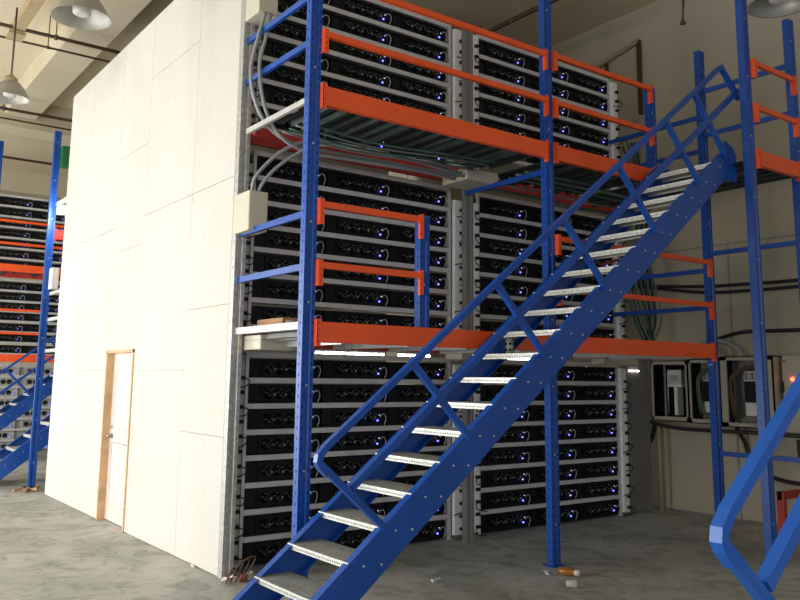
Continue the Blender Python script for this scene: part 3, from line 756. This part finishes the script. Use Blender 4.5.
# ------------------------------------------------------------------ small things
def rubbish():
    r = random.Random(3)
    for k in range(4):
        x = 2.93+.06*k; y = 6.22+.03*(k % 2)
        m = MB()
        v = [(x+r.uniform(-.05, .05), y+r.uniform(-.05, .05), r.uniform(0.001, .07)) for _ in range(9)]
        import bmesh
        bm = bmesh.new(); [bm.verts.new(q) for q in v]; bmesh.ops.convex_hull(bm, input=bm.verts[:])
        bm.verts.index_update(); vs = [q.co.copy() for q in bm.verts]; fs = [tuple(a.index for a in f.verts) for f in bm.faces]; bm.free()
        z0 = min(q.z for q in vs); vs = [q-Vector((0, 0, z0-.001)) for q in vs]
        tag(m.add(vs, fs).build('crumpled_paper', 'paper' if k != 2 else 'copper'), 'crumpled scrap lying at the foot of the white wall corner', 'paper scrap', 'scraps at the wall corner')
    for k in range(5):
        a = r.uniform(0, 6)
        tag(MB().tube(arc([(2.9+.04*k, 6.2, .01), (2.92+.05*k, 6.15, .12+.02*k), (2.98+.05*math.cos(a), 6.2, .10), (3.0+.04*k, 6.28, .01)], 5), .006, 5).build('loose_wire', 'brownwire'), 'loose brown wire curling over the scraps at the wall corner', 'wire', 'loose wires at the wall corner')
rubbish()
t = thing('bottle', (5.39, 4.90, 0), 'small amber bottle with a white cap lying by the middle post', 'bottle')
MB().lathe((5.34, 4.98, .034), [(0, 0), (.03, .003), (.033, .02), (.033, .11), (.02, .14), (.015, .15)], 18, (.35, -.93, 0)).build('bottle_body', 'amber', t)
MB().lathe((5.34+.35*.14, 4.98-.93*.14, .034), [(.022, 0), (.024, .04), (0, .042)], 16, (.35, -.93, 0)).build('cap', 'whiteplastic', t)
t = thing('paper_cup', (5.09, 4.62, 0), 'crushed white cup lying on the floor near the bottle', 'cup')
MB().lathe((5.05, 4.63, .035), [(.026, 0), (.034, .075), (.032, .075), (.024, .004), (0, .004)], 18, (.8, -.6, .0)).build('cup_wall', 'whiteplastic', t)
for (x, y, l, a, lab) in ((4.36, 5.40, .10, .2, 'pale plastic offcut lying beneath the stair'), (5.27, 5.05, .07, 1.0, 'small white scrap beside the foot of the middle post'), (5.33, 5.12, .06, 2.3, 'tiny grey scrap against the middle post'), (2.52, 7.87, .13, 2.2, 'thin dark scrap on the floor before the door'), (2.93, 6.93, .09, 1.4, 'small dark scrap at the foot of the white wall'), (4.6, 3.7, .06, .5, 'tiny pale scrap on the floor right of the stair')):
    c, s_ = math.cos(a), math.sin(a)
    tag(MB().bar((x-c*l/2, y-s_*l/2, .007), (x+c*l/2, y+s_*l/2, .009), .02, .012).build('floor_scrap', 'whiteplastic' if ('pale' in lab or 'white' in lab) else 'conduit'), lab, 'scrap', 'scraps on the floor')
# cap post on the stair tread
t = thing('vent_cap', (4.72, 4.86, 1.82), 'small perforated post with a white cone cap on the stair', 'vent cap')
pb = MB().tube([(4.80, 4.98, 1.822), (4.80, 4.98, 1.95)], .035, 10)
MB().lathe((4.80, 4.98, 1.945), [(.075, 0), (.05, .02), (.03, .035), (0, .04)], 14).build('cone_cap', 'whiteplastic', t)
q = MB()
for a in range(6):
    for zz in (1.85, 1.90):
        q.lathe((4.80+.035*math.cos(a), 4.98+.035*math.sin(a), zz), [(0, .002), (.011, .002), (.011, 0)], 8, (math.cos(a), math.sin(a), 0))
pb.build('perforated_body', 'plug', t, marks=[(q, 'dark')])
# cartons and red bracket by the wall at the right edge
t = thing('pallet_beam', (8.4, 4.6, 0), 'red steel bracket frame on the floor behind the tall blue post', 'bracket')
MB().box(8.42, 9.0, 4.72, 4.77, .40, .48).build('beam_bar', 'red', t)
MB().box(8.42, 8.47, 4.70, 4.78, 0, .48).build('bracket_post', 'red', t)
t = thing('carton', (8.85, 4.4, 0), 'reddish cardboard carton on the floor at the right edge', 'carton')
MB().box(8.55, 9.05, 4.0, 4.5, .0, .26, .006).build('carton_body', 'card', t)
MB().box(8.54, 8.55, 4.1, 4.4, .08, .2).build('paper_label', 'red', t)

# ------------------------------------------------------------------ the frame behind the white wall
F6 = thing('rack_frame', (2.93, 12.9, 0), 'tall blue perforated upright standing beyond the far end of white wall', 'rack frame')
upright(F6, 2.925, 12.98, 0, 5.33, hole_mat='slotpale')
MB().box(2.88, 3.06, 12.93, 13.1, 0, .01).build('foot_plate', 'dark', F6)
upright(F6, 3.02, 12.2, 0, 5.0, mat='galv')
for z in (1.96, 2.42, 2.81, 4.18): MB().bar((3.03, 12.98, z), (3.03, 12.2, z), .03, .05).build('brace', 'galvlight', F6)
step_beam(3.03, 4.6, 13.05, 3.80, 'red beam end darkened as in shade beside the upright beyond the white wall', .15, 'red', group=None)  # shade painted into the beam colour
jbox(3.02, 3.14, 12.85, 12.98, 4.75, 5.08, 'green and white box strapped to the upright beyond the wall', 'terminal_box', 'pvcgreen', group=None)
jbox(2.99, 3.09, 12.80, 12.97, 2.87, 3.19, 'white box on the upright beyond the white wall', 'terminal_box', 'whiteplastic', group=None)
t = thing('floodlight', (3.1, 12.85, 3.98), 'blazing white floodlight beside the upright beyond the white wall', 'lamp')
MB().box(2.98, 3.22, 12.70, 12.78, 3.98, 4.12, .01).build('lamp_housing', 'galv', t)
MB().box(2.975, 3.21, 12.66, 12.70, 3.99, 4.11).build('lamp_glass', 'flood', t)
for k in range(4):
    r = random.Random(k+20)
    tag(MB().bar((2.66+.09*k, 12.5+r.uniform(-.15, .15), .02), (2.78+.08*k, 12.6+r.uniform(-.2, .2), .035), .04, .03).build('timber_offcut', 'card'), 'small timber offcut on the floor past the white wall', 'offcut', 'offcuts past the white wall')

# ------------------------------------------------------------------ the twin structure across the far aisle
OFF = (0, 12.6, 0)
def far(o, label): return dup(o, OFF, label)
far(F1, 'distant blue upright frame at the left picture edge')
far(bl1, 'distant lower orange deck beam, left of the white wall')
far(bu1, 'distant upper orange deck beam, left of the white wall')
far(gl1, 'distant short orange rail, upper one of the lower deck')
far(gl2, 'distant short orange rail, lower one of the lower deck')
far(gu1, 'distant topmost orange rail of the upper deck')
far(gu2, 'distant orange rail midway above the upper deck')
far(gp1, 'distant short blue guard post on the lower beam')
far(rb1, 'distant orange beam darkened as in shade at the back of the upper deck')
far(du1, 'distant corrugated floor of the upper deck')
far(dl1, 'distant galvanised floor of the lower deck')
S4 = stair(17.65, 16.90, 0, 16.88, 'distant blue staircase with railing, left of the white wall')
for tier in tier_z: far(racks[(tier, 'left')], 'distant grey shelf rack of the %s tier, left of white wall' % tier)
for tier, bay, si, ui, p in rigs:
    if bay == 'left':
        c = far(p, 'distant computer, %s tier, %s shelf counted upward, %s of three' % (tier, ordw[si] if si else 'first', pos3[ui]))
        c['group'] = 'computers of the distant racks'
        if tier == 'ground':
            for ch in c.children:
                if ch.name.startswith('case'):
                    ch.data = ch.data.copy(); ch.data.materials[0] = M['greycase']

# ------------------------------------------------------------------ light
def area(name, loc, rot, sx, sy, e, col=(1, 1, 1)):
    l = bpy.data.lights.new(name, 'AREA'); l.shape = 'RECTANGLE'; l.size = sx; l.size_y = sy; l.energy = e; l.color = col
    o = bpy.data.objects.new(name, l); C.objects.link(o); o.location = loc; o.rotation_euler = rot
    return o
# daylight through the open loading door on the left side of the hall
area('loading_door_daylight', (-4.2, 7.6, 1.35), (0, math.radians(-90), 0), 2.6, 7, 350, (1, .99, .96))
area('far_aisle_fill', (-4.5, 16.0, 2.2), (0, math.radians(-90), 0), 3.6, 4, 520, (1, .99, .97))  # fill light added to brighten the far aisle, no door there
# fill light added high on the left to brighten the ceiling
area('ceiling_fill', (-8.6, 10, 4.0), (0, math.radians(-112), 0), 2.4, 18, 300, (1, .96, .86))
# fill light added behind and to the left of the viewer
area('rear_left_fill', (-3.5, -5.0, 2.6), (math.radians(90), 0, math.radians(-25)), 6, 4, 140, (.97, .98, 1))
# the lit floodlight beyond the wall
l = bpy.data.lights.new('floodlight_beam', 'AREA'); l.size = .25; l.energy = 8
o = bpy.data.objects.new('floodlight_beam', l); C.objects.link(o); o.location = (2.9, 12.6, 4.03); o.rotation_euler = (math.radians(70), 0, math.radians(30))
wd = bpy.data.worlds.new('World'); S.world = wd; wd.use_nodes = True
bg = wd.node_tree.nodes['Background']; bg.inputs[0].default_value = (.86, .93, 1, 1); bg.inputs[1].default_value = .42

# ------------------------------------------------------------------ camera
F_PX = 819.468547; CX, CY = 400.86, 253.06
yaw, pit, rol = .634378774, .152785113, .0106056363
cy, sy, cp, sp_ = math.cos(yaw), math.sin(yaw), math.cos(pit), math.sin(pit)
Fw = Vector((sy*cp, cy*cp, sp_)); r = Vector((cy, -sy, 0)); u = r.cross(Fw)
c, s = math.cos(rol), math.sin(rol)
rr = c*r+s*u; uu = -s*r+c*u
cam = bpy.data.cameras.new('camera'); co = bpy.data.objects.new('camera', cam); C.objects.link(co)
co.matrix_world = Matrix(((rr.x, uu.x, -Fw.x, 0), (rr.y, uu.y, -Fw.y, 0), (rr.z, uu.z, -Fw.z, 1.6), (0, 0, 0, 1)))
cam.sensor_width = 36; cam.lens = F_PX*36/800
cam.shift_x = -(CX-400)/800; cam.shift_y = (CY-300)/800
cam.clip_start = .05; cam.clip_end = 200
S.camera = co
S.view_settings.view_transform = 'Standard'; S.view_settings.look = 'None'
S.view_settings.exposure = .5; S.view_settings.gamma = 1; S.view_settings.use_curve_mapping = False
